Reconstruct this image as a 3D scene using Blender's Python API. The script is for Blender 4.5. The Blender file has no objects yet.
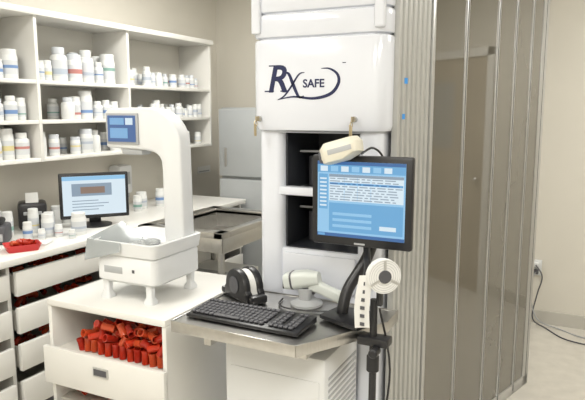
import bpy, bmesh, math, random
from mathutils import Matrix, Vector
random.seed(7)
sc = bpy.context.scene

# ------------------------------------------------------------ materials
def mat(name, col, rough=0.5, metal=0.0, emis=None, estr=0.0, noise=0.0, nscale=20, trans=0.0, spec=0.5, bump=0.0, stretch=None, coat=0.0, ior=1.5):
    m = bpy.data.materials.new(name); m.use_nodes = True
    nt = m.node_tree; b = nt.nodes['Principled BSDF']
    b.inputs['Base Color'].default_value = (*col, 1)
    b.inputs['Roughness'].default_value = rough
    b.inputs['Metallic'].default_value = metal
    b.inputs['Specular IOR Level'].default_value = spec
    b.inputs['Transmission Weight'].default_value = trans
    b.inputs['Coat Weight'].default_value = coat
    b.inputs['IOR'].default_value = ior
    if emis:
        b.inputs['Emission Color'].default_value = (*emis, 1)
        b.inputs['Emission Strength'].default_value = estr
    if noise or bump:
        tc = nt.nodes.new('ShaderNodeTexCoord'); mp = nt.nodes.new('ShaderNodeMapping')
        n = nt.nodes.new('ShaderNodeTexNoise'); n.inputs['Scale'].default_value = nscale; n.inputs['Detail'].default_value = 6
        nt.links.new(tc.outputs['Object'], mp.inputs['Vector']); nt.links.new(mp.outputs['Vector'], n.inputs['Vector'])
        if stretch: mp.inputs['Scale'].default_value = stretch
        if noise:
            r = nt.nodes.new('ShaderNodeValToRGB')
            r.color_ramp.elements[0].position = 0.3; r.color_ramp.elements[1].position = 0.7
            r.color_ramp.elements[0].color = (*[c*(1-noise) for c in col], 1)
            r.color_ramp.elements[1].color = (*[min(1, c*(1+noise)) for c in col], 1)
            nt.links.new(n.outputs['Fac'], r.inputs['Fac']); nt.links.new(r.outputs['Color'], b.inputs['Base Color'])
        if bump:
            bp = nt.nodes.new('ShaderNodeBump'); bp.inputs['Strength'].default_value = bump; bp.inputs['Distance'].default_value = 0.002
            nt.links.new(n.outputs['Fac'], bp.inputs['Height']); nt.links.new(bp.outputs['Normal'], b.inputs['Normal'])
    return m

M_wall = mat('wall_paint', (0.68,0.65,0.58), 0.7, noise=0.02, nscale=3, bump=0.1)
M_ceil = mat('ceiling_tile', (0.78,0.77,0.73), 0.9, noise=0.05, nscale=60, bump=0.3)
M_floor = mat('vinyl_floor', (0.62,0.59,0.53), 0.22, noise=0.06, nscale=12)
M_base = mat('baseboard_vinyl', (0.52,0.50,0.45), 0.5)
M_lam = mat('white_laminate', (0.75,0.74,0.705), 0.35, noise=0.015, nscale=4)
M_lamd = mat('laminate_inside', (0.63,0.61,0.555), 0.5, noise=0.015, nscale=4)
M_wplas = mat('white_plastic', (0.73,0.74,0.745), 0.3, noise=0.01, nscale=5)
M_robot = mat('robot_gloss_white', (0.75,0.775,0.84), 0.15, noise=0.01, nscale=5, coat=0.3)
M_gplas = mat('grey_plastic', (0.40,0.41,0.42), 0.4)
M_dgrey = mat('dark_grey_plastic', (0.08,0.08,0.09), 0.45)
M_black = mat('black_plastic', (0.015,0.015,0.017), 0.35)
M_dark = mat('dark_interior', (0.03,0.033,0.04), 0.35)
M_steel = mat('brushed_steel', (0.58,0.57,0.55), 0.28, 1.0, noise=0.06, nscale=30, stretch=(1,12,1))
M_alu = mat('aluminium', (0.58,0.58,0.57), 0.3, 0.7, noise=0.02, nscale=20)
M_rib = mat('ribbed_aluminium', (0.52,0.52,0.50), 0.4, 0.4, noise=0.02, nscale=20)
M_glass = mat('smoked_glass', (0.125,0.115,0.092), 0.03, 0.0, spec=0.5, noise=0.05, nscale=1.5, ior=2.4)
M_red = [mat('amber_vial', (0.66,0.05,0.018), 0.15, trans=0.3), mat('amber_vial_light', (0.80,0.12,0.04), 0.12, trans=0.4), mat('amber_vial_dark', (0.40,0.025,0.012), 0.15)]
M_redcap = mat('red_cap', (0.55,0.03,0.03), 0.4)
M_bott = mat('bottle_white', (0.74,0.75,0.74), 0.35)
M_cap = mat('bottle_cap', (0.60,0.63,0.67), 0.4)
M_lbl = [mat('label_blue', (0.16,0.27,0.50), 0.5), mat('label_grey', (0.42,0.47,0.55), 0.5), mat('label_yellow', (0.66,0.58,0.30), 0.5),
         mat('label_red', (0.48,0.20,0.18), 0.5), mat('label_green', (0.22,0.38,0.33), 0.5), mat('label_white', (0.60,0.62,0.64), 0.5)]
M_navy = mat('navy_print', (0.012,0.018,0.075), 0.4)
M_tape = mat('blue_tape', (0.05,0.30,0.75), 0.6)
M_paper = mat('paper', (0.76,0.76,0.74), 0.8)
M_key = mat('key_metal', (0.50,0.42,0.28), 0.35, 0.9)
M_fridge = mat('fridge_grey', (0.45,0.47,0.48), 0.35, 0.2, noise=0.02, nscale=6)
M_cream = mat('cream_plastic',(.68,.65,.55),.4)
M_refl_door = mat('reflection_door_wood',(.40,.34,.26),.4,noise=.15,nscale=5,stretch=(8,8,.6))
M_sg=mat('scanner_grey',(.60,.63,.60),.3)
M_clear=mat('clear_acrylic',(.70,.73,.74),.08,trans=.6)
def scr(n, c, s=1.0): return mat(n, (0.02,0.02,0.02), 0.3, emis=c, estr=s)
S_blue = scr('screen_blue', (0.13,0.38,0.66)); S_lblue = scr('screen_light_blue', (0.28,0.55,0.80)); S_white = scr('screen_white', (0.68,0.80,0.88))
S_dblue = scr('screen_dark_blue', (0.03,0.13,0.35)); S_grey = scr('screen_grey', (0.25,0.33,0.42)); S_brown = scr('screen_brown', (0.25,0.17,0.13))
S_navy = scr('lcd_navy', (0.05,0.13,0.33)); S_cyan = scr('lcd_cyan', (0.20,0.42,0.68))

# ------------------------------------------------------------ mesh builder
class B:
    def __init__(s, name, loc=(0,0,0), rz=0.0):
        s.name=name; s.bm=bmesh.new(); s.mats=[]; s.loc=loc; s.rz=rz
    def mi(s, m):
        if m not in s.mats: s.mats.append(m)
        return s.mats.index(m)
    def add(s, t, m, mx=None):
        if mx is not None: bmesh.ops.transform(t, matrix=mx, verts=t.verts)
        bmesh.ops.recalc_face_normals(t, faces=t.faces)
        i=s.mi(m)
        for f in t.faces: f.material_index=i
        me=bpy.data.meshes.new('tmp'); t.to_mesh(me); t.free()
        s.bm.from_mesh(me); bpy.data.meshes.remove(me)
    def box(s, a, b, m, bev=0.0, mx=None, seg=2):
        t=bmesh.new(); bmesh.ops.create_cube(t, size=1)
        c=[(a[i]+b[i])/2 for i in range(3)]; d=[abs(b[i]-a[i]) for i in range(3)]
        bmesh.ops.transform(t, matrix=Matrix.Translation(c)@Matrix.Diagonal((*d,1)), verts=t.verts)
        if bev: bmesh.ops.bevel(t, geom=t.edges[:], offset=min(bev, min(d)*0.45), segments=seg, affect='EDGES', profile=0.5)
        s.add(t,m,mx)
    def lathe(s, prof, m, seg=20, mx=None, closed=False):
        t=bmesh.new(); rings=[]
        for r,z in prof:
            if r<1e-6: rings.append([t.verts.new((0,0,z))])
            else: rings.append([t.verts.new((r*math.cos(2*math.pi*k/seg), r*math.sin(2*math.pi*k/seg), z)) for k in range(seg)])
        n=len(rings)
        for i in range(n if closed else n-1):
            A,C=rings[i],rings[(i+1)%n]
            for k in range(seg):
                k2=(k+1)%seg
                if len(A)==1 and len(C)==1: continue
                if len(A)==1: t.faces.new((A[0],C[k],C[k2]))
                elif len(C)==1: t.faces.new((A[k],A[k2],C[0]))
                else: t.faces.new((A[k],A[k2],C[k2],C[k]))
        s.add(t,m,mx)
    def cyl(s, p, r, h, m, seg=20, mx=None, bev=0.0):
        b=min(bev, r*.4, h*.4)
        pr=[(0,0),(r-b,0),(r,b),(r,h-b),(r-b,h),(0,h)] if b else [(0,0),(r,0),(r,h),(0,h)]
        X=Matrix.Translation(p)
        s.lathe(pr,m,seg,(X@mx) if mx is not None else X)
    def prism(s, pts, h, m, bev=0.0, mx=None, seg=2):
        t=bmesh.new(); f=t.faces.new([t.verts.new((x,y,0)) for x,y in pts])
        r=bmesh.ops.extrude_face_region(t, geom=[f])
        vs=[g for g in r['geom'] if isinstance(g,bmesh.types.BMVert)]
        bmesh.ops.translate(t, vec=(0,0,h), verts=vs)
        if bev:
            es=[e for e in t.edges if e.calc_face_angle(0)>0.5]
            bmesh.ops.bevel(t, geom=es, offset=bev, segments=seg, affect='EDGES', profile=0.5)
        s.add(t,m,mx)
    def loft(s, rings, m, mx=None, cap=True):
        t=bmesh.new(); R=[[t.verts.new(p) for p in r] for r in rings]; n=len(R[0])
        for a,b in zip(R,R[1:]):
            for k in range(n): t.faces.new((a[k],a[(k+1)%n],b[(k+1)%n],b[k]))
        if cap: t.faces.new(R[0][::-1]); t.faces.new(R[-1])
        s.add(t,m,mx)
    def tube(s, pts, r, m, seg=8, smooth=True, mx=None):
        P=[Vector(p) for p in pts]
        if smooth and len(P)>2:
            Q=[]
            for i in range(len(P)-1):
                p0=P[max(i-1,0)];p1=P[i];p2=P[i+1];p3=P[min(i+2,len(P)-1)]
                for k in range(6):
                    t=k/6
                    Q.append(0.5*((2*p1)+(-p0+p2)*t+(2*p0-5*p1+4*p2-p3)*t*t+(-p0+3*p1-3*p2+p3)*t**3))
            Q.append(P[-1]); P=Q
        rings=[]; up=Vector((0,0,1)); n=None
        for i,p in enumerate(P):
            d=(P[min(i+1,len(P)-1)]-P[max(i-1,0)]).normalized()
            if n is None: n=d.cross(up) if abs(d.dot(up))<0.95 else d.cross(Vector((1,0,0)))
            n=(n-d*n.dot(d)).normalized(); b=d.cross(n)
            rr=r[0]+(r[1]-r[0])*i/(len(P)-1) if isinstance(r,tuple) else r
            rings.append([p+rr*(math.cos(2*math.pi*k/seg)*n+math.sin(2*math.pi*k/seg)*b) for k in range(seg)])
        s.loft(rings,m,mx)
    def strip(s, P, d, m):
        for a,b in zip(P,P[1:]):
            t=bmesh.new(); a=Vector(a); b=Vector(b)
            t.faces.new([t.verts.new(v) for v in (a-d,a+d,b+d,b-d)]); s.add(t,m)
    def text(s, body, size, m, mx, ext=0.001, shear=0.0, off=0.0):
        cu=bpy.data.curves.new('t','FONT'); cu.body=body; cu.size=size; cu.extrude=ext; cu.shear=shear; cu.resolution_u=4; cu.offset=off
        o=bpy.data.objects.new('t',cu); sc.collection.objects.link(o)
        dg=bpy.context.evaluated_depsgraph_get(); me=bpy.data.meshes.new_from_object(o.evaluated_get(dg))
        t=bmesh.new(); t.from_mesh(me); bpy.data.objects.remove(o); bpy.data.meshes.remove(me)
        s.add(t,m,mx)
    def done(s):
        bm=s.bm
        for f in bm.faces: f.smooth=True
        for e in bm.edges:
            if len(e.link_faces)!=2 or e.calc_face_angle(0)>0.6: e.smooth=False
        me=bpy.data.meshes.new(s.name); bm.to_mesh(me); bm.free()
        for m in s.mats: me.materials.append(m)
        o=bpy.data.objects.new(s.name,me); sc.collection.objects.link(o)
        o.location=s.loc; o.rotation_euler=(0,0,s.rz)
        return o
def rring(x0,x1,y0,y1,r,z,n=7):
    P=[]
    for cx,cy,a0 in ((x1-r,y1-r,0),(x0+r,y1-r,90),(x0+r,y0+r,180),(x1-r,y0+r,270)):
        for k in range(n):
            a=math.radians(a0+90*k/(n-1)); P.append((cx+r*math.cos(a),cy+r*math.sin(a),z))
    return P
FRONT=Matrix(((1,0,0,0),(0,0,-1,0),(0,1,0,0),(0,0,0,1)))   # XY plane -> XZ plane, +z -> -y
def T(*v): return Matrix.Translation(v)
def R(a,ax): return Matrix.Rotation(math.radians(a),4,ax)

# ------------------------------------------------------------ room
X0,X1,Y0,Y1,H=-3.10,2.6,-1.6,4.75,2.75
def slab(n,a,b,m):
    o=B(n); o.box(a,b,m); return o.done()
slab('floor',(X0-.1,Y0-.1,-.1),(X1+.1,Y1+.1,0),M_floor)
slab('ceiling',(X0-.1,Y0-.1,H),(X1+.1,Y1+.1,H+.1),M_ceil)
slab('wall_left',(X0-.1,Y0-.1,0),(X0,Y1+.1,H),M_wall)
slab('wall_right',(X1,Y0-.1,0),(X1+.1,Y1+.1,H),M_wall)
slab('wall_back',(X0,Y1,0),(X1,Y1+.1,H),M_wall)
slab('wall_front',(X0,Y0-.1,0),(X1,Y0,H),M_wall)
slab('baseboard_back',(-2.0,Y1-.012,0),(1.09,Y1,.10),M_base)
slab('baseboard_right',(X1-.012,Y0,0),(X1,Y1-.02,.10),M_base)
o=B('added_reflection_door')  # unseen door, added to give the smoked glass something to reflect
DX=.25
o.box((.92+DX,Y1-.03,0),(1.82+DX,Y1-.002,2.05),M_refl_door,.003)
for a,b in (((.85+DX,Y1-.05,0),(.92+DX,Y1-.002,2.12)),((1.82+DX,Y1-.05,0),(1.89+DX,Y1-.002,2.12)),((.85+DX,Y1-.05,2.05),(1.89+DX,Y1-.002,2.12))): o.box(a,b,M_lam,.004)
o.box((1.3+DX,Y1-.035,1.25),(1.6+DX,Y1-.028,1.85),M_clear,.002)
o.cyl((.99+DX,Y1-.03,1.0),.025,.05,M_steel,16,R(90,'X'),bev=.01)
o.done()

M_lamp=mat('lamp_diffuser',(0.9,0.9,0.9),0.5,emis=(1,0.98,0.93),estr=4)
for i,(x,y) in enumerate([(-1.9,0.6),(-1.9,3.1),(0.6,0.6),(0.9,3.3),(-0.4,-0.6)]):
    o=B('ceiling_light',(x,y,H-.03))
    o.box((-.33,-.63,0),(-.29,.63,.03),M_wplas); o.box((.29,-.63,0),(.33,.63,.03),M_wplas)
    o.box((-.33,-.63,0),(.33,-.59,.03),M_wplas); o.box((-.33,.59,0),(.33,.63,.03),M_wplas)
    o.box((-.29,-.59,.01),(.29,.59,.028),M_lamp)
    ob=o.done()
    L=bpy.data.lights.new('troffer_lamp','AREA'); L.shape='RECTANGLE'; L.size=.56; L.size_y=1.16; L.energy=30; L.color=(1,0.98,0.925)
    lo=bpy.data.objects.new('troffer_lamp',L); sc.collection.objects.link(lo); lo.parent=ob; lo.location=(0,0,-.005)
w=bpy.data.worlds.new('World'); sc.world=w; w.use_nodes=True
w.node_tree.nodes['Background'].inputs[0].default_value=(0.8,0.85,0.9,1); w.node_tree.nodes['Background'].inputs[1].default_value=0.3

# ------------------------------------------------------------ wall shelf
XW=X0+.003
ZS=[1.33,1.544,1.768]; TOPZ=2.118; SX=-2.79; t=.022
DY=[1.70,2.45,3.20,4.17]
o=B('wall_shelf_unit')
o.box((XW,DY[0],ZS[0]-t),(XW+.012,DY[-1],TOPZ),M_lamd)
for z in ZS: o.box((XW,DY[0],z-t),(SX,DY[-1],z),M_lam,.002)
o.box((XW,DY[0]-.01,TOPZ),(SX+.025,DY[-1]+.02,TOPZ+.035),M_lam,.004)
for y in DY: o.box((XW,y-t/2,ZS[0]-t),(SX+.003,y+t/2,TOPZ),M_lam,.002)
o.done()

def bottle(o,x,y,z,r,h,kind,lab,cap=None):
    X=T(x,y,z)@R(random.uniform(0,360),'Z')
    if kind==0: prof=[(0,0),(r*.95,0),(r,r*.1),(r,h*.68),(r*.9,h*.76),(r*.62,h*.80),(r*.62,h*.82),(0,h*.82)]; cr=r*.72
    else: prof=[(0,0),(r*.95,0),(r,r*.1),(r,h*.74),(r*.93,h*.80),(0,h*.80)]; cr=r*.92
    o.lathe(prof,M_bott,14,X)
    o.lathe([(0,h*.80),(cr,h*.80),(cr,h*.985),(cr*.93,h),(0,h)],cap or random.choice([M_cap,M_bott,M_bott]),14,X)
    if lab is not None:
        o.lathe([(r*1.01,h*.16),(r*1.01,h*.62)],M_lbl[5],14,X)
        k=random.uniform(.2,.45)
        o.lathe([(r*1.02,h*k),(r*1.02,h*(k+random.choice([.06,.1,.16])))],lab,14,X)
o=B('pill_bottles')
LB=[M_lbl[0],M_lbl[0],M_lbl[1],M_lbl[1],M_lbl[1],M_lbl[2],M_lbl[3],M_lbl[4],None]
for row,z in enumerate(ZS):
    for bay in range(3):
        y=DY[bay]+.025
        while y<DY[bay+1]-.05:
            big = bay<2
            r=random.uniform(.030,.046) if big else random.uniform(.020,.034)
            if row==2 and bay==1 : r=random.choice([.034,.05,.054])
            h=min(r*random.uniform(3.2,4.2),.178 if row<2 else .2)
            if y+2*r>DY[bay+1]-.015: break
            if random.random()<.93:
                bottle(o,-2.86+random.uniform(-.02,.015),y+r,z,r,h,random.randint(0,1),random.choice(LB))
                if random.random()<.75: bottle(o,-2.97,y+r,z,r*.9,h*.95,random.randint(0,1),random.choice(LB))
            else: y+=.02
            y+=2*r+random.uniform(.002,.014)
o.done()

# ------------------------------------------------------------ base cabinet with drawers
CX=-2.43; CY0,CY1=1.0,4.08
o=B('base_cabinet')
o.box((XW,CY0,.865),(CX+.02,CY1,.90),M_lam,.004)
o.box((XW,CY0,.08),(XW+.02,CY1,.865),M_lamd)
o.box((XW,CY0,0),(CX-.06,CY1,.08),M_dgrey)
for y in (1.0,1.9,2.75,3.6,4.06): o.box((XW,y,.08),(CX-.03,y+.02,.865),M_lam)
for z0,z1 in ((.705,.825),(.515,.645),(.325,.46),(.12,.27)):
    for y0,y1 in ((1.03,1.89),(1.93,2.74),(2.78,3.59),(3.63,4.05)):
        o.box((CX-.02,y0,z0),(CX+.005,y1,z1),M_lam,.003)
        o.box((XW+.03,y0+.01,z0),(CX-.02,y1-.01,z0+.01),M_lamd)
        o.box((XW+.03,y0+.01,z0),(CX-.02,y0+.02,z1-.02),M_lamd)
o.done()
def vial(o,x,y,z,r=.014,L=.055,tilt=(60,120)):
    mx=T(x,y,z)@R(random.uniform(0,360),'Z')@R(random.uniform(*tilt),'X')@T(0,0,-L/2)
    o.lathe([(0,0),(r,0),(r,L*.8),(r*1.1,L*.82),(r*1.1,L),(r*.85,L),(r*.8,.004),(0,.004)],random.choice(M_red),12,mx)
o=B('drawer_vials')
for z in (.72,.53,.34):
    for k in range(80):
        y=random.uniform(1.1,2.68)
        if abs(y-1.91)<.07: continue
        vial(o,random.uniform(-2.8,-2.51),y,z+random.uniform(.025,.10))
o.done()

# stainless sink
o=B('stainless_sink')
sx0,sx1,sy0,sy1=-2.40,-1.80,2.78,3.60
o.box((sx0,sy0,.88),(sx1,sy0+.08,.915),M_steel,.004); o.box((sx0,sy1-.08,.88),(sx1,sy1,.915),M_steel,.004)
o.box((sx0,sy0,.88),(sx0+.08,sy1,.915),M_steel,.004); o.box((sx1-.06,sy0,.88),(sx1,sy1,.915),M_steel,.004)
o.box((sx1-.012,sy0,.80),(sx1-.002,sy1,.89),M_steel,.002); o.box((sx0,sy0+.002,.80),(sx1-.002,sy0+.012,.89),M_steel,.002)
o.box((sx0+.07,sy0+.07,.78),(sx1-.05,sy1-.07,.79),M_steel)
for a,b in (((sx0+.07,sy0+.07,.78),(sx0+.08,sy1-.07,.9)),((sx1-.06,sy0+.07,.78),(sx1-.05,sy1-.07,.9)),((sx0+.07,sy0+.07,.78),(sx1-.05,sy0+.08,.9)),((sx0+.07,sy1-.08,.78),(sx1-.05,sy1-.07,.9))):
    o.box(a,b,M_steel)
for x in (sx0+.03,sx1-.03):
    for y in (sy0+.03,sy1-.03): o.cyl((x,y,0),.02,.88,M_steel)
o.box((sx0+.02,sy0+.02,.25),(sx1-.02,sy1-.02,.27),M_steel)
o.done()
o=B('storage_carton',(-2.12,3.15,.27)); o.box((-.2,-.25,0),(.2,.25,.30),M_lam,.004); o.box((-.19,-.02,.30),(.19,.02,.302),M_gplas); o.box((-.2,-.03,0),(.202,.03,.2),M_gplas,.001); o.done()

# refrigerator in the corner
o=B('refrigerator')
o.box((-2.68,4.15,.02),(-2.05,4.72,1.62),M_fridge,.01)
o.box((-2.68,4.11,.05),(-2.05,4.145,1.05),M_fridge,.012); o.box((-2.68,4.11,1.07),(-2.05,4.145,1.61),M_fridge,.012)
o.box((-2.62,4.098,1.15),(-2.60,4.11,1.3),M_steel,.004)
for x in (-2.6,-2.13):
    for y in (4.2,4.66): o.cyl((x,y,0),.02,.02,M_black)
o.done()

o=B('soap_dispenser',(XW,3.36,.995))
o.box((0,-.068,0),(.11,.068,.21),M_wplas,.02); o.box((.105,-.035,.07),(.114,.035,.16),M_gplas,.003)
o.box((.03,-.04,-.03),(.10,.04,.01),M_gplas,.01); o.box((.03,-.02,-.04),(.07,.02,-.03),M_dgrey,.004)
o.done()
o=B('wall_notice',(XW,4.5,1.04)); o.box((0,-.1,0),(.004,.1,.06),M_paper); o.box((.004,-.08,.01),(.005,.08,.02),M_gplas); o.done()

# ------------------------------------------------------------ monitors
o=B('computer_monitor',(-2.655,2.70,0.902),math.radians(50))
w_,h_=.40,.275; zc=.187
o.box((-w_/2,0,zc-h_/2),(w_/2,.03,zc+h_/2),M_black,.006); o.box((-.12,.028,zc-.07),(.12,.055,zc+.07),M_black,.01)
o.box((-w_/2+.018,-.002,zc-h_/2+.022),(w_/2-.018,.002,zc+h_/2-.018),S_white)
o.box((-w_/2+.018,-.003,zc+.095),(w_/2-.018,-.001,zc+.119),S_lblue)
o.box((-.13,-.004,zc),(.10,-.001,zc+.075),S_grey); o.box((-.08,-.005,zc+.015),(.06,-.003,zc+.055),S_brown)
for k in range(4): o.box((-.13,-.004,zc-.085+.018*k),(.02+.03*(k%3),-.001,zc-.080+.018*k),S_grey)
o.box((-.035,.035,.015),(.035,.055,.16),M_black,.008); o.lathe([(0,0),(.10,0),(.10,.008),(.03,.02),(0,.02)],M_black,24,T(0,.04,0))
o.done()

MY=2.0; MXc=-.712; MZ=1.276
o=B('computer_monitor',(MXc,MY,MZ))
w_,h_=.376,.328
o.box((-w_/2,0,-h_/2),(w_/2,.032,h_/2),M_black,.008); o.box((-.13,.03,-.11),(.13,.075,.11),M_black,.02)
x0,x1,z0,z1=-.164,.164,-.132,.142
o.box((x0,-.002,z0),(x1,.002,z1),S_lblue)
o.box((x0,-.003,z1-.012),(x1,-.001,z1),S_dblue); o.box((x0,-.003,z1-.040),(x1,-.001,z1-.012),S_blue)
for k in range(7): o.box((x0+.012+.040*k,-.004,z1-.036),(x0+.040+.040*k,-.002,z1-.017),S_lblue if k%2 else S_white)
o.box((x0+.046,-.003,.0),(x1-.006,-.001,z1-.046),S_white)
o.box((x0+.046,-.004,z1-.056),(x1-.006,-.002,z1-.046),S_grey)
for k in range(9):
    zz=.004+.0094*k; x=x0+.05
    if k==6: o.box((x0+.048,-.0038,zz-.002),(x1-.008,-.002,zz+.006),S_blue)
    while x<x1-.03:
        wd=random.choice([.012,.02,.03,.038]); o.box((x,-.005,zz),(min(x+wd,x1-.01),-.003,zz+.0034),S_dblue if k==6 else S_grey); x+=wd+.008
for xx in (.0,.05,.1): o.box((xx-.06,-.0045,.0),(xx-.059,-.002,z1-.056),S_lblue)
o.box((x0+.006,-.003,z0+.10),(x0+.040,-.001,z1-.046),S_blue)
for k in range(8): o.box((x0+.010,-.004,z0+.11+.014*k),(x0+.036,-.002,z0+.116+.014*k),S_white)
o.box((x0,-.003,z0),(x1,-.001,z0+.012),S_dblue); o.box((x0+.004,-.004,z0+.002),(x0+.03,-.002,z0+.010),S_blue)
o.box((x0+.046,-.003,z0+.02),(x1-.006,-.001,-.008),S_blue)
for k in range(3): o.box((x0+.06,-.004,z0+.035+.022*k),(x1-.12,-.002,z0+.045+.022*k),S_lblue)
o.box((x1-.09,-.004,z0+.035),(x1-.03,-.002,z0+.05),S_white)
o.box((-.02,-.002,-h_/2+.008),(.02,.0,-h_/2+.014),M_gplas)
dz=.842-MZ
o.tube([(.03,.06,-.02),(.03,.10,-.10),(.0,.09,-.22),(-.05,.03,-.33),(-.06,.0,-.40),(-.06,.0,dz+.01)],.022,M_black,12)
o.tube([(.0,.08,-.17),(.03,.0,-.20),(.05,-.06,-.26),(.03,-.09,-.33)],.013,M_black,10)
o.prism([(-.13,-.06),(.04,-.13),(.08,-.04),(.04,.06),(-.10,.07)],.016,M_black,.004,T(0,0,dz+.002))
o.done()

o=B('overhead_camera',(-.765,1.955,MZ+h_/2-.02))
o.box((-.04,.02,.021),(.04,.075,.028),M_dgrey,.002)
mx=T(0,0,.042)@R(-16,'Y')@R(-8,'X')
o.loft([rring(-.070,.02,-.035,.035,.02,-.035),rring(-.078,.072,-.04,.04,.03,-.02),rring(-.078,.076,-.04,.04,.03,.016),rring(-.065,.066,-.03,.03,.028,.034)],M_cream,mx)
o.box((-.082,-.03,-.03),(-.05,.03,.008),M_dgrey,.006,mx); o.box((-.04,-.0415,-.012),(.05,-.039,.006),M_gplas,.001,mx)
o.tube([(.07,.0,.03),(.10,.04,.05),(.12,.10,.0),(.1,.13,-.12)],.004,M_black)
o.done()

# ------------------------------------------------------------ robot (dispensing machine)
o=B('dispensing_robot')
hx0,hx1,fy,by=-1.256,-.676,2.17,2.62
r=.06
def ring(dx,z): return rring(hx0-dx,hx1+dx,fy-dx,by,r,z)
prof=[(-.03,1.512),(-.008,1.52),(0,1.54),(0,1.868),(-.003,1.876),(-.014,1.879),(-.014,1.884),(-.003,1.887),(.0,1.895),(.0,1.965),(-.003,1.973),(-.014,1.976),(-.014,1.981),(-.003,1.984),(.0,1.992),(.0,2.05),(-.003,2.056),(-.014,2.059),(-.014,2.064),(-.002,2.067),(-.002,2.13),(-.02,2.18),(-.08,2.2)]
o.loft([ring(*p) for p in prof],M_robot)
for xa in (hx0+.012,hx1-.052): o.box((xa,fy-.012,1.90),(xa+.04,fy+.02,2.13),M_robot,.008,None,3)
o.loft([rring(-1.238,-1.126,2.2,by,.035,0.0),rring(-1.238,-1.126,2.2,by,.035,1.53)],M_robot)
o.loft([rring(-.80,-.70,2.2,by,.035,0.0),rring(-.80,-.70,2.2,by,.035,1.53)],M_robot)
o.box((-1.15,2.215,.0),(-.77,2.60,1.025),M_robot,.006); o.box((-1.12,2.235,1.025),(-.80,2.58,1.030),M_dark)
o.box((-1.15,2.205,1.250),(-.77,2.26,1.286),M_robot,.008)
o.box((-1.15,2.21,1.508),(-.77,2.26,1.53),M_robot,.004)
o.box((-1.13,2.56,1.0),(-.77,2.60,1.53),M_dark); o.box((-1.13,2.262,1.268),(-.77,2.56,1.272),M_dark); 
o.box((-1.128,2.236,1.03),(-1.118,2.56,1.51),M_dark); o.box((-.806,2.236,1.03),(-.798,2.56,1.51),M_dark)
for z in (1.03,1.272):
    for k in range(5):
        o.cyl((-1.07+.06*k,2.40+.02*(k%2),z),.022,.13,M_gplas if k%2 else M_dgrey,14,bev=.003)
    o.box((-1.11,2.34,z+.15),(-.81,2.35,z+.158),M_gplas)
o.box((-1.12,2.198,.86),(-.80,2.214,1.01),M_robot,.01)
# logo
F=lambda x,z: T(x,fy-.0005,z)@R(90,'X')
o.text('R',.150,M_navy,F(-1.178,1.672),.001,.22,.0025)
o.box((-1.188,fy-.0015,1.672),(-1.146,fy,1.677),M_navy); o.box((-1.168,fy-.0015,1.772),(-1.14,fy,1.777),M_navy); o.box((-1.116,fy-.0015,1.672),(-1.085,fy,1.677),M_navy)
def brush(P,w0,w1):
    P=[Vector((a,fy-.0012,b)) for a,b in P]; Q=[]
    for i in range(len(P)-1):
        p0=P[max(i-1,0)];p1=P[i];p2=P[i+1];p3=P[min(i+2,len(P)-1)]
        for k in range(8):
            t=k/8; Q.append(0.5*((2*p1)+(-p0+p2)*t+(2*p0-5*p1+4*p2-p3)*t*t+(-p0+3*p1-3*p2+p3)*t**3))
    Q.append(P[-1]); n=len(Q); L=[]
    for i,q in enumerate(Q):
        d=(Q[min(i+1,n-1)]-Q[max(i-1,0)]).normalized(); nn_=Vector((-d.z,0,d.x)); wd=w1+(w0-w1)*math.sin(math.pi*i/(n-1)); L.append((q-nn_*wd,q+nn_*wd))
    for (a,b),(c,d) in zip(L,L[1:]):
        t=bmesh.new(); t.faces.new([t.verts.new(v) for v in (a,b,d,c)]); o.add(t,M_navy)
brush([(-1.102,1.745),(-1.080,1.742),(-1.060,1.70),(-1.035,1.652),(-1.012,1.655)],.007,.001)
brush([(-1.010,1.745),(-1.035,1.738),(-1.07,1.69),(-1.10,1.655),(-1.13,1.640)],.004,.001)
brush([(-1.13,1.640),(-1.06,1.652),(-.97,1.645),(-.90,1.662),(-.868,1.70),(-.872,1.735),(-.905,1.757),(-.94,1.758)],.0065,.0008)
o.text('SAFE',.044,M_navy,F(-1.018,1.688),.001,0,.0010)
o.box((-.852,fy-.0012,1.776),(-.838,fy,1.779),M_navy)
for x in (-1.212,-.80):
    o.cyl((x,fy+.002,1.565),.011,.014,M_alu,16,R(90,'X')); o.box((x-.002,fy-.035,1.555),(x+.002,fy-.01,1.575),M_key)
    o.lathe([(.009,-.0015),(.013,-.0015),(.013,.0015),(.009,.0015)],M_key,16,T(x,fy-.035,1.545)@R(90,'Y'),True)
    o.box((x-.006,fy-.038,1.495),(x+.004,fy-.034,1.54),M_key,.001); o.box((x-.01,fy-.034,1.50),(x-.002,fy-.030,1.545),M_key,.001)
o.done()

# robot enclosure with ribbed wall and smoked glass doors
ang=math.atan2(.955,.295)
o=B('robot_enclosure',(-.662,2.25,0),ang)
Hh=2.5; Lg=1.45
o.box((0.10,.022,.0),(Lg,.045,Hh),M_gplas)
n=7
pts=[(0,.02)]
for k in range(n):
    a=.24*k/n; b=.24/n
    pts+= [(a,.010),(a+b*.15,-.004),(a+b*.62,-.004),(a+b*.77,.010)]
pts+=[(.24,.010),(.24,.022)]
o.prism(pts,Hh,M_rib)
def fr(a,b,d=.006): o.box((a,-d,0),(b,.022,Hh),M_alu,.002)
fr(.24,.262,.008)
pan=[(.262,.525),(.547,.835),(.857,1.035),(1.057,1.235),(1.257,1.38)]
for a,b in pan: o.box((a,0,.06),(b,.018,Hh-.05),M_glass)
for a,b in ((.525,.547),(.835,.857),(1.035,1.057),(1.235,1.257),(1.38,1.45)): fr(a,b)
for a in (.533,.843,1.043,1.243,1.412): o.box((a,-.0075,.02),(a+.003,-.005,Hh),M_dgrey)
o.box((.24,-.006,0),(Lg,.022,.06),M_alu,.002); o.box((.24,-.006,Hh-.05),(Lg,.022,Hh),M_alu,.002)
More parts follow.
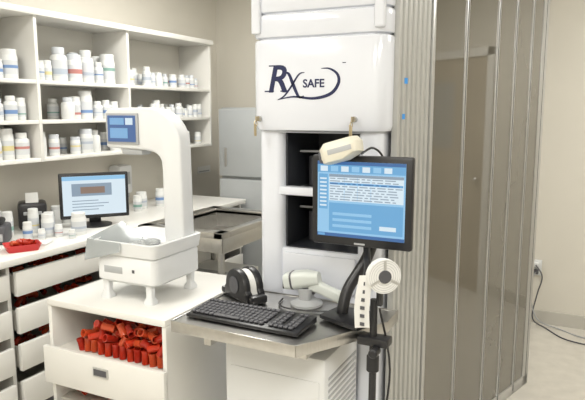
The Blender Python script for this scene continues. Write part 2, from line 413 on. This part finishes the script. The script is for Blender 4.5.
o.box((.045,-.006,1.70),(.065,-.0042,1.722),M_tape); o.box((.035,-.006,1.565),(.052,-.0042,1.585),M_tape)
o.done()
o=B('robot_housing')
o.prism([(-1.2,2.66),(-.66,2.66),(-.37,3.58),(-1.2,3.58)],2.45,M_lam,.01)
o.done()

# ------------------------------------------------------------ steel tray
o=B('steel_work_tray')
P=[(-1.32,1.69),(-.81,1.675),(-.61,2.02),(-.61,2.16),(-1.32,2.16)]
o.prism(P,.006,M_steel,0,T(0,0,.832))
def wallseg(a,b,h0=.80,h1=.848):
    a=Vector((*a,0));b=Vector((*b,0));d=(b-a);L=d.length;an=math.atan2(d.y,d.x)
    o.box((0,-.003,h0),(L,.003,h1),M_steel,.001,T(a.x,a.y,0)@Matrix.Rotation(an,4,'Z'))
for a,b in zip(P,P[1:]+P[:1]): wallseg(a,b,.80,.842)
o.box((-1.2,1.72,.76),(-1.17,2.19,.832),M_steel); o.box((-.84,1.76,.76),(-.81,2.19,.832),M_steel)
o.done()

# keyboard
o=B('computer_keyboard',(-1.065,1.825,.842),math.radians(-1))
o.prism([(-.082,0),(.082,0),(.082,.024),(-.082,.012)],.46,M_black,.003,T(-.23,0,0)@Matrix(((0,0,1,0),(1,0,0,0),(0,1,0,0),(0,0,0,1))))
for r_ in range(6):
    yy=-.064+.0225*r_+(.006 if r_==5 else 0); zz=.0155+.0014*r_
    x=-.219
    while x<.205:
        wd=.0165
        if r_==0 and -.14<x<-.03: wd=.11
        if not (.086<x<.098 or .150<x<.160): o.box((x,yy,zz),(x+wd,yy+.0175,zz+.007),M_dgrey,.002,seg=1)
        x+=wd+.003
o.done()

# desktop label printer: curved-top black body with label web showing through
o=B('label_printer',(-1.215,2.06,.840),math.radians(-28))
arc=[(.078*math.cos(math.radians(a)),.048+.078*math.sin(math.radians(a))) for a in range(0,181,12)]
pts=[(-.088,0),(.088,0),(.088,.04)]+arc+[(-.088,.04)]
for ya,dp in ((-.060,.030),(.000,.030)): o.prism(pts,dp,M_black,.006,T(0,ya+dp,0)@FRONT)
arc2=[(.070*math.cos(math.radians(a)),.048+.070*math.sin(math.radians(a))) for a in range(0,181,12)]
o.prism([(-.085,.002),(.085,.002)]+arc2,.034,M_paper,0,T(0,.002,0)@FRONT)
o.lathe([(0,0),(.034,0),(.036,.003),(.030,.006),(.012,.004),(0,.004)],M_dgrey,24,T(-.005,-.060,.060)@R(90,'X'))
o.box((-.088,-.055,0),(-.125,.025,.028),M_black,.008); o.box((.080,-.050,.0),(.120,.022,.035),M_black,.01)
o.box((-.11,-.057,.028),(-.09,-.03,.031),M_gplas,.001)
o.done()

# gun scanner resting in cradle
o=B('barcode_scanner',(-.955,2.075,.840),math.radians(5))
o.lathe([(0,0),(.062,0),(.064,.01),(.04,.024),(0,.028)],M_gplas,24)
o.loft([rring(-.022,.022,-.03,.03,.012,.02),rring(-.028,.028,-.036,.036,.014,.07)],M_gplas)
mh=T(-.085,0,.088)@R(80,'Y')
o.loft([rring(-.030,.030,-.036,.036,.02,0),rring(-.036,.032,-.040,.040,.024,.03),rring(-.036,.030,-.036,.036,.024,.09),rring(-.024,.026,-.024,.024,.018,.14)],M_sg,mh)
o.loft([rring(-.0365,.0325,-.0405,.0405,.024,.028),rring(-.0365,.032,-.0400,.0400,.024,.036)],M_dgrey,mh)
o.loft([rring(-.026,.026,-.022,.022,.014,0),rring(-.021,.021,-.019,.019,.012,.06),rring(-.024,.022,-.020,.020,.014,.13)],M_sg,T(.02,0,.088)@R(110,'Y'))
o.box((.02,-.008,.045),(.035,.008,.066),M_dgrey,.003)
o.box((-.092,-.028,.062),(-.082,.028,.108),M_dark,.004)
o.tube([(.14,0,.035),(.165,.0,.015),(.15,-.04,.005),(.09,-.07,.005),(.02,-.085,.005),(-.06,-.08,.005),(-.10,-.04,.005),(-.11,.02,.005)],.0035,M_black)
o.done()

# label reel stand
o=B('label_reel_stand',(-.62,1.90,0))
for a in (20,140,260): o.tube([(0,0,.10),(.12*math.cos(math.radians(a)),.12*math.sin(math.radians(a)),.03),(.2*math.cos(math.radians(a)),.2*math.sin(math.radians(a)),.01)],.01,M_black)
o.cyl((0,0,.06),.013,.90,M_black,14)
o.cyl((0,0,.70),.022,.06,M_black,14,bev=.004); o.box((-.05,-.03,.80),(.06,.03,.83),M_black,.006)
o.cyl((0.02,-.02,.79),.016,.05,M_black,12,R(90,'X'),bev=.004)
o.box((.01,-.012,.94),(.03,.012,1.06),M_black,.004)
mx=T(.04,-.03,1.055)@R(40,'Z')@R(90,'X')
o.lathe([(.022,-.013),(.058,-.013),(.058,.013),(.022,.013)],M_paper,36,mx,True)
o.lathe([(0,-.016),(.022,-.016),(.022,.018),(0,.018)],M_dgrey,20,mx)
for rr in (.030,.038,.046,.053): o.lathe([(rr,.0135),(rr+.0012,.0135)],M_gplas,36,mx)
for k in range(3): o.box((-.004,.022,.0145),(.004,.056,.0155),M_alu,0,mx@R(120*k,'Z'))
o.strip([(-.005,-.065,1.06),(-.016,-.068,1.0),(-.022,-.065,.94),(-.02,-.06,.875)],Vector((.022,.012,0)),M_paper)
for k in range(6): o.box((-.026,-.069,.885+.028*k),(-.010,-.068,.897+.028*k),M_dgrey)
o.tube([(0.02,0,.93),(.05,.04,.7),(.02,.06,.4),(.05,.05,.1)],.004,M_black)
o.done()

o=B('vented_white_box')  # plain white floor box with side vents, standing under the tray
o.box((-1.195,1.85,.02),(-.778,2.185,.728),M_wplas,.012)
o.box((-1.17,1.846,.05),(-.80,1.852,.64),M_wplas,.003)
for k in range(24):
    z=.10+.0235*k; o.box((-.779,1.88,z),(-.775,2.16,z+.010),M_gplas,.001)
for x in (-1.15,-.82):
    for y in (1.89,2.15): o.cyl((x,y,0),.018,.02,M_black)
o.done()

# ------------------------------------------------------------ vial cabinet
kx0,kx1,ky0,ky1=-2.04,-1.41,1.765,2.42
o=B('vial_cabinet')
o.box((kx0,ky0,.772),(kx1,ky1,.80),M_lam,.003)
o.box((kx0,ky0+.005,.06),(kx0+.02,ky1,.772),M_lam,.002); o.box((kx1-.02,ky0+.005,.06),(kx1,ky1,.772),M_lam,.002)
o.box((kx0,ky1-.02,.06),(kx1,ky1,.772),M_lam)
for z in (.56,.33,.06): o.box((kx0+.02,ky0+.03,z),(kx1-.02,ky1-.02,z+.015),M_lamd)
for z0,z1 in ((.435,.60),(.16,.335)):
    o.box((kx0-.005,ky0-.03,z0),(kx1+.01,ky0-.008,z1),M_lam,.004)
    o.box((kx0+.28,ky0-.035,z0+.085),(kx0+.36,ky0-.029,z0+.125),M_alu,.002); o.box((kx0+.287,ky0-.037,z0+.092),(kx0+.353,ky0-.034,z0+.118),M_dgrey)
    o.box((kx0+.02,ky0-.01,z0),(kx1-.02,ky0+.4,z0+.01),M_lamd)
for x in (kx0+.05,kx1-.05):
    for y in (ky0+.06,ky1-.06): o.cyl((x,y,.02),.012,.04,M_alu); o.cyl((x-.012,y,.025),.025,.024,M_black,18,R(90,'Y'))
o.done()
o=B('amber_vials')
# packed layers: lower ones upright, top ones tipped over
for layer,(zz,til) in enumerate(((.605,(0,12)),(.655,(20,110)),(.70,(50,120)))):
    y=ky0+.055
    while y<ky1-.08:
        x=kx0+(.13,.17,.24)[layer]+random.uniform(0,.02)
        while x<kx1-.045:
            if random.random()<(1,.92,.7)[layer]: vial(o,x,y,zz+random.uniform(-.006,.006),.0155,.056,til)
            x+=random.uniform(.036,.042)
        y+=.042
for k in range(120):
    vial(o,random.uniform(kx0+.06,kx1-.06),random.uniform(ky0+.05,ky1-.3),.37+random.random()*.04)
o.done()

# ------------------------------------------------------------ tablet counter
o=B('tablet_counter')
bx0,bx1,by0,by1=-1.86,-1.54,1.875,2.20
for x,y in ((bx0+.04,by0+.03),(bx1-.05,by0+.03),(bx0+.04,by1-.03),(bx1-.04,by1-.03)):
    o.loft([rring(x-.024,x+.024,y-.024,y+.024,.01,.80),rring(x-.024,x+.024,y-.024,y+.024,.01,.812),rring(x-.015,x+.015,y-.015,y+.015,.008,.83),rring(x-.018,x+.018,y-.018,y+.018,.008,.93)],M_wplas)
o.loft([rring(bx0+.02,bx1-.02,by0+.02,by1-.02,.03,.875),rring(bx0,bx1,by0,by1,.035,.89),rring(bx0,bx1,by0,by1,.035,.985),rring(bx0+.006,bx1-.006,by0+.006,by1-.006,.035,.995),
        rring(bx0-.004,bx1+.004,by0-.004,by1+.004,.035,1.0),rring(bx0-.012,bx1+.012,by0-.012,by1+.012,.04,1.055),rring(bx0-.002,bx1+.002,by0-.002,by1+.002,.036,1.058),rring(bx0+.02,bx1-.02,by0+.02,by1-.02,.03,1.022)],M_wplas)
o.box((bx0+.05,by0-.001,.92),(bx0+.15,by0+.004,.95),M_gplas,.002); o.box((bx0+.20,by0-.001,.93),(bx0+.215,by0+.004,.945),M_dgrey,.002)
o.lathe([(0,0),(.085,0),(.09,.004),(.09,.012),(.086,.012),(.082,.006),(0,.006)],M_clear,28,T(-1.72,2.0,1.022))
def quad(P,m):
    t=bmesh.new(); f=t.faces.new([t.verts.new(p) for p in P]); bmesh.ops.solidify(t,geom=[f],thickness=.003); o.add(t,m)
quad([(-1.885,1.86,1.06),(-1.76,1.86,1.03),(-1.76,2.08,1.03),(-1.885,2.08,1.10)],M_clear)
quad([(-1.885,1.86,1.06),(-1.885,2.08,1.10),(-1.90,2.08,1.00),(-1.90,1.86,.97)],M_clear)
quad([(-1.90,1.855,.965),(-1.70,1.855,1.02),(-1.70,1.86,1.058),(-1.885,1.86,1.06)],M_clear)
pr=[(-1.98,1.430),(-1.985,1.59),(-1.96,1.608),(-1.76,1.612)]
for k in range(1,9):
    a=math.radians(90-90*k/9); pr.append((-1.735+.170*math.cos(a),1.445+.165*math.sin(a)))
pr+=[(-1.565,1.42),(-1.558,1.01),(-1.665,1.01),(-1.667,1.34)]
for k in range(1,5):
    a=math.radians(90*k/5); pr.append((-1.735+.068*math.cos(a),1.360+.06*math.sin(a)))
pr+=[(-1.76,1.423)]
o.prism(pr,.085,M_wplas,.012,T(0,2.185,0)@FRONT,3)
o.box((-1.968,2.092,1.448),(-1.785,2.101,1.586),M_gplas,.003)
o.box((-1.955,2.088,1.459),(-1.798,2.094,1.576),S_navy)
o.box((-1.94,2.086,1.535),(-1.86,2.089,1.565),S_cyan); o.box((-1.85,2.086,1.535),(-1.81,2.089,1.565),S_white); o.box((-1.94,2.086,1.475),(-1.84,2.089,1.52),S_cyan)
o.box((-1.90,2.11,1.40),(-1.78,2.18,1.43),M_gplas,.01)
o.done()

# ------------------------------------------------------------ counter clutter
o=B('counter_bottles')
for x,y,r_,h in ((-2.57,2.48,.042,.125),(-2.68,2.36,.035,.13),(-2.76,2.44,.03,.12),(-2.62,2.38,.022,.07),(-2.9,2.62,.03,.12),(-2.92,2.72,.035,.13),(-2.95,2.84,.03,.10),(-2.8,3.25,.03,.11),(-2.85,3.35,.04,.12),(-2.92,3.2,.03,.15),(-2.8,3.5,.035,.13),(-2.85,3.62,.03,.11),(-3.0,2.28,.035,.13),(-3.0,2.2,.03,.11),(-2.88,2.26,.03,.14),(-2.84,2.40,.03,.14),(-2.70,2.24,.025,.10),(-2.64,2.28,.02,.06),(-2.52,2.38,.018,.05)):
    bottle(o,x,y,.90,r_,h,1,random.choice(LB),random.choice([M_bott,M_bott,M_redcap,M_lbl[0]]) if x<-2.66 else None)
o.done()
o=B('receipt_printer.001',(-2.80,2.10,.90),math.radians(40))
o.box((-.08,-.07,0),(.08,.09,.10),M_dgrey,.015); o.box((-.065,-.075,.02),(.065,-.065,.06),M_gplas,.004); o.box((-.06,-.06,.10),(.06,.06,.135),M_black,.02)
o.box((-.05,-.078,.065),(.0,-.07,.085),M_redcap,.003)
o.done()
o=B('receipt_printer',(-2.96,2.50,.90),math.radians(50))
o.box((-.08,-.08,0),(.08,.08,.16),M_black,.02); o.box((-.05,-.085,.09),(.05,-.07,.11),M_gplas,.003); o.box((-.035,-.06,.15),(.035,-.055,.22),M_paper)
o.done()
o=B('red_bin',(-2.53,2.06,.90),math.radians(60))
o.loft([rring(-.07,.07,-.05,.05,.015,0),rring(-.085,.085,-.065,.065,.02,.035),rring(-.078,.078,-.058,.058,.018,.035),rring(-.065,.065,-.045,.045,.015,.008)],M_redcap)
for k in range(14): vial(o,random.uniform(-.05,.05),random.uniform(-.035,.035),.022+random.random()*.025,.011,.04)
o.done()
o=B('paper_stack',(-2.55,2.20,.90),math.radians(20))
for k in range(4): o.box((-.04,-.05,.003*k),(.04,.05,.003*k+.0025),M_paper,0,R(3*k,'Z'))
o.done()
o=B('tissue_box',(-3.0,1.98,.90)); o.box((-.06,-.12,0),(.06,.12,.09),M_lbl[1],.004); o.loft([rring(-.02,.02,-.04,.04,.015,.09),rring(-.03,.03,-.03,.03,.02,.13)],M_paper); o.done()

# outlet and cable
o=B('wall_outlet',(-.285,Y1-.001,.43))
o.box((-.04,-.008,-.06),(.04,0,.06),M_wplas,.003)
o.box((-.025,-.05,.01),(.02,-.008,.045),M_wplas,.006); o.box((-.02,-.04,-.045),(.02,-.008,-.01),M_dgrey,.005)
o.tube([(0,-.05,.03),(.05,-.08,-.05),(.02,-.06,-.2),(.0,-.06,-.38),(.1,-.12,-.423),(.25,-.3,-.424),(.5,-.35,-.424)],.005,M_dgrey)
o.tube([(0,-.04,-.03),(-.03,-.06,-.15),(.03,-.08,-.37),(.2,-.1,-.423),(.35,-.2,-.424),(.6,-.2,-.424)],.005,M_gplas)
o.done()

# ------------------------------------------------------------ camera
cam=bpy.data.cameras.new('camera'); co=bpy.data.objects.new('camera',cam); sc.collection.objects.link(co)
cam.sensor_width=36; cam.lens=600/585*36; cam.clip_start=.05
co.location=(0,0,1.6); co.rotation_euler=(math.radians(90-8.53),0,math.radians(26.1))
sc.camera=co
sc.view_settings.view_transform='Standard'; sc.view_settings.look='None'; sc.view_settings.exposure=-0.03
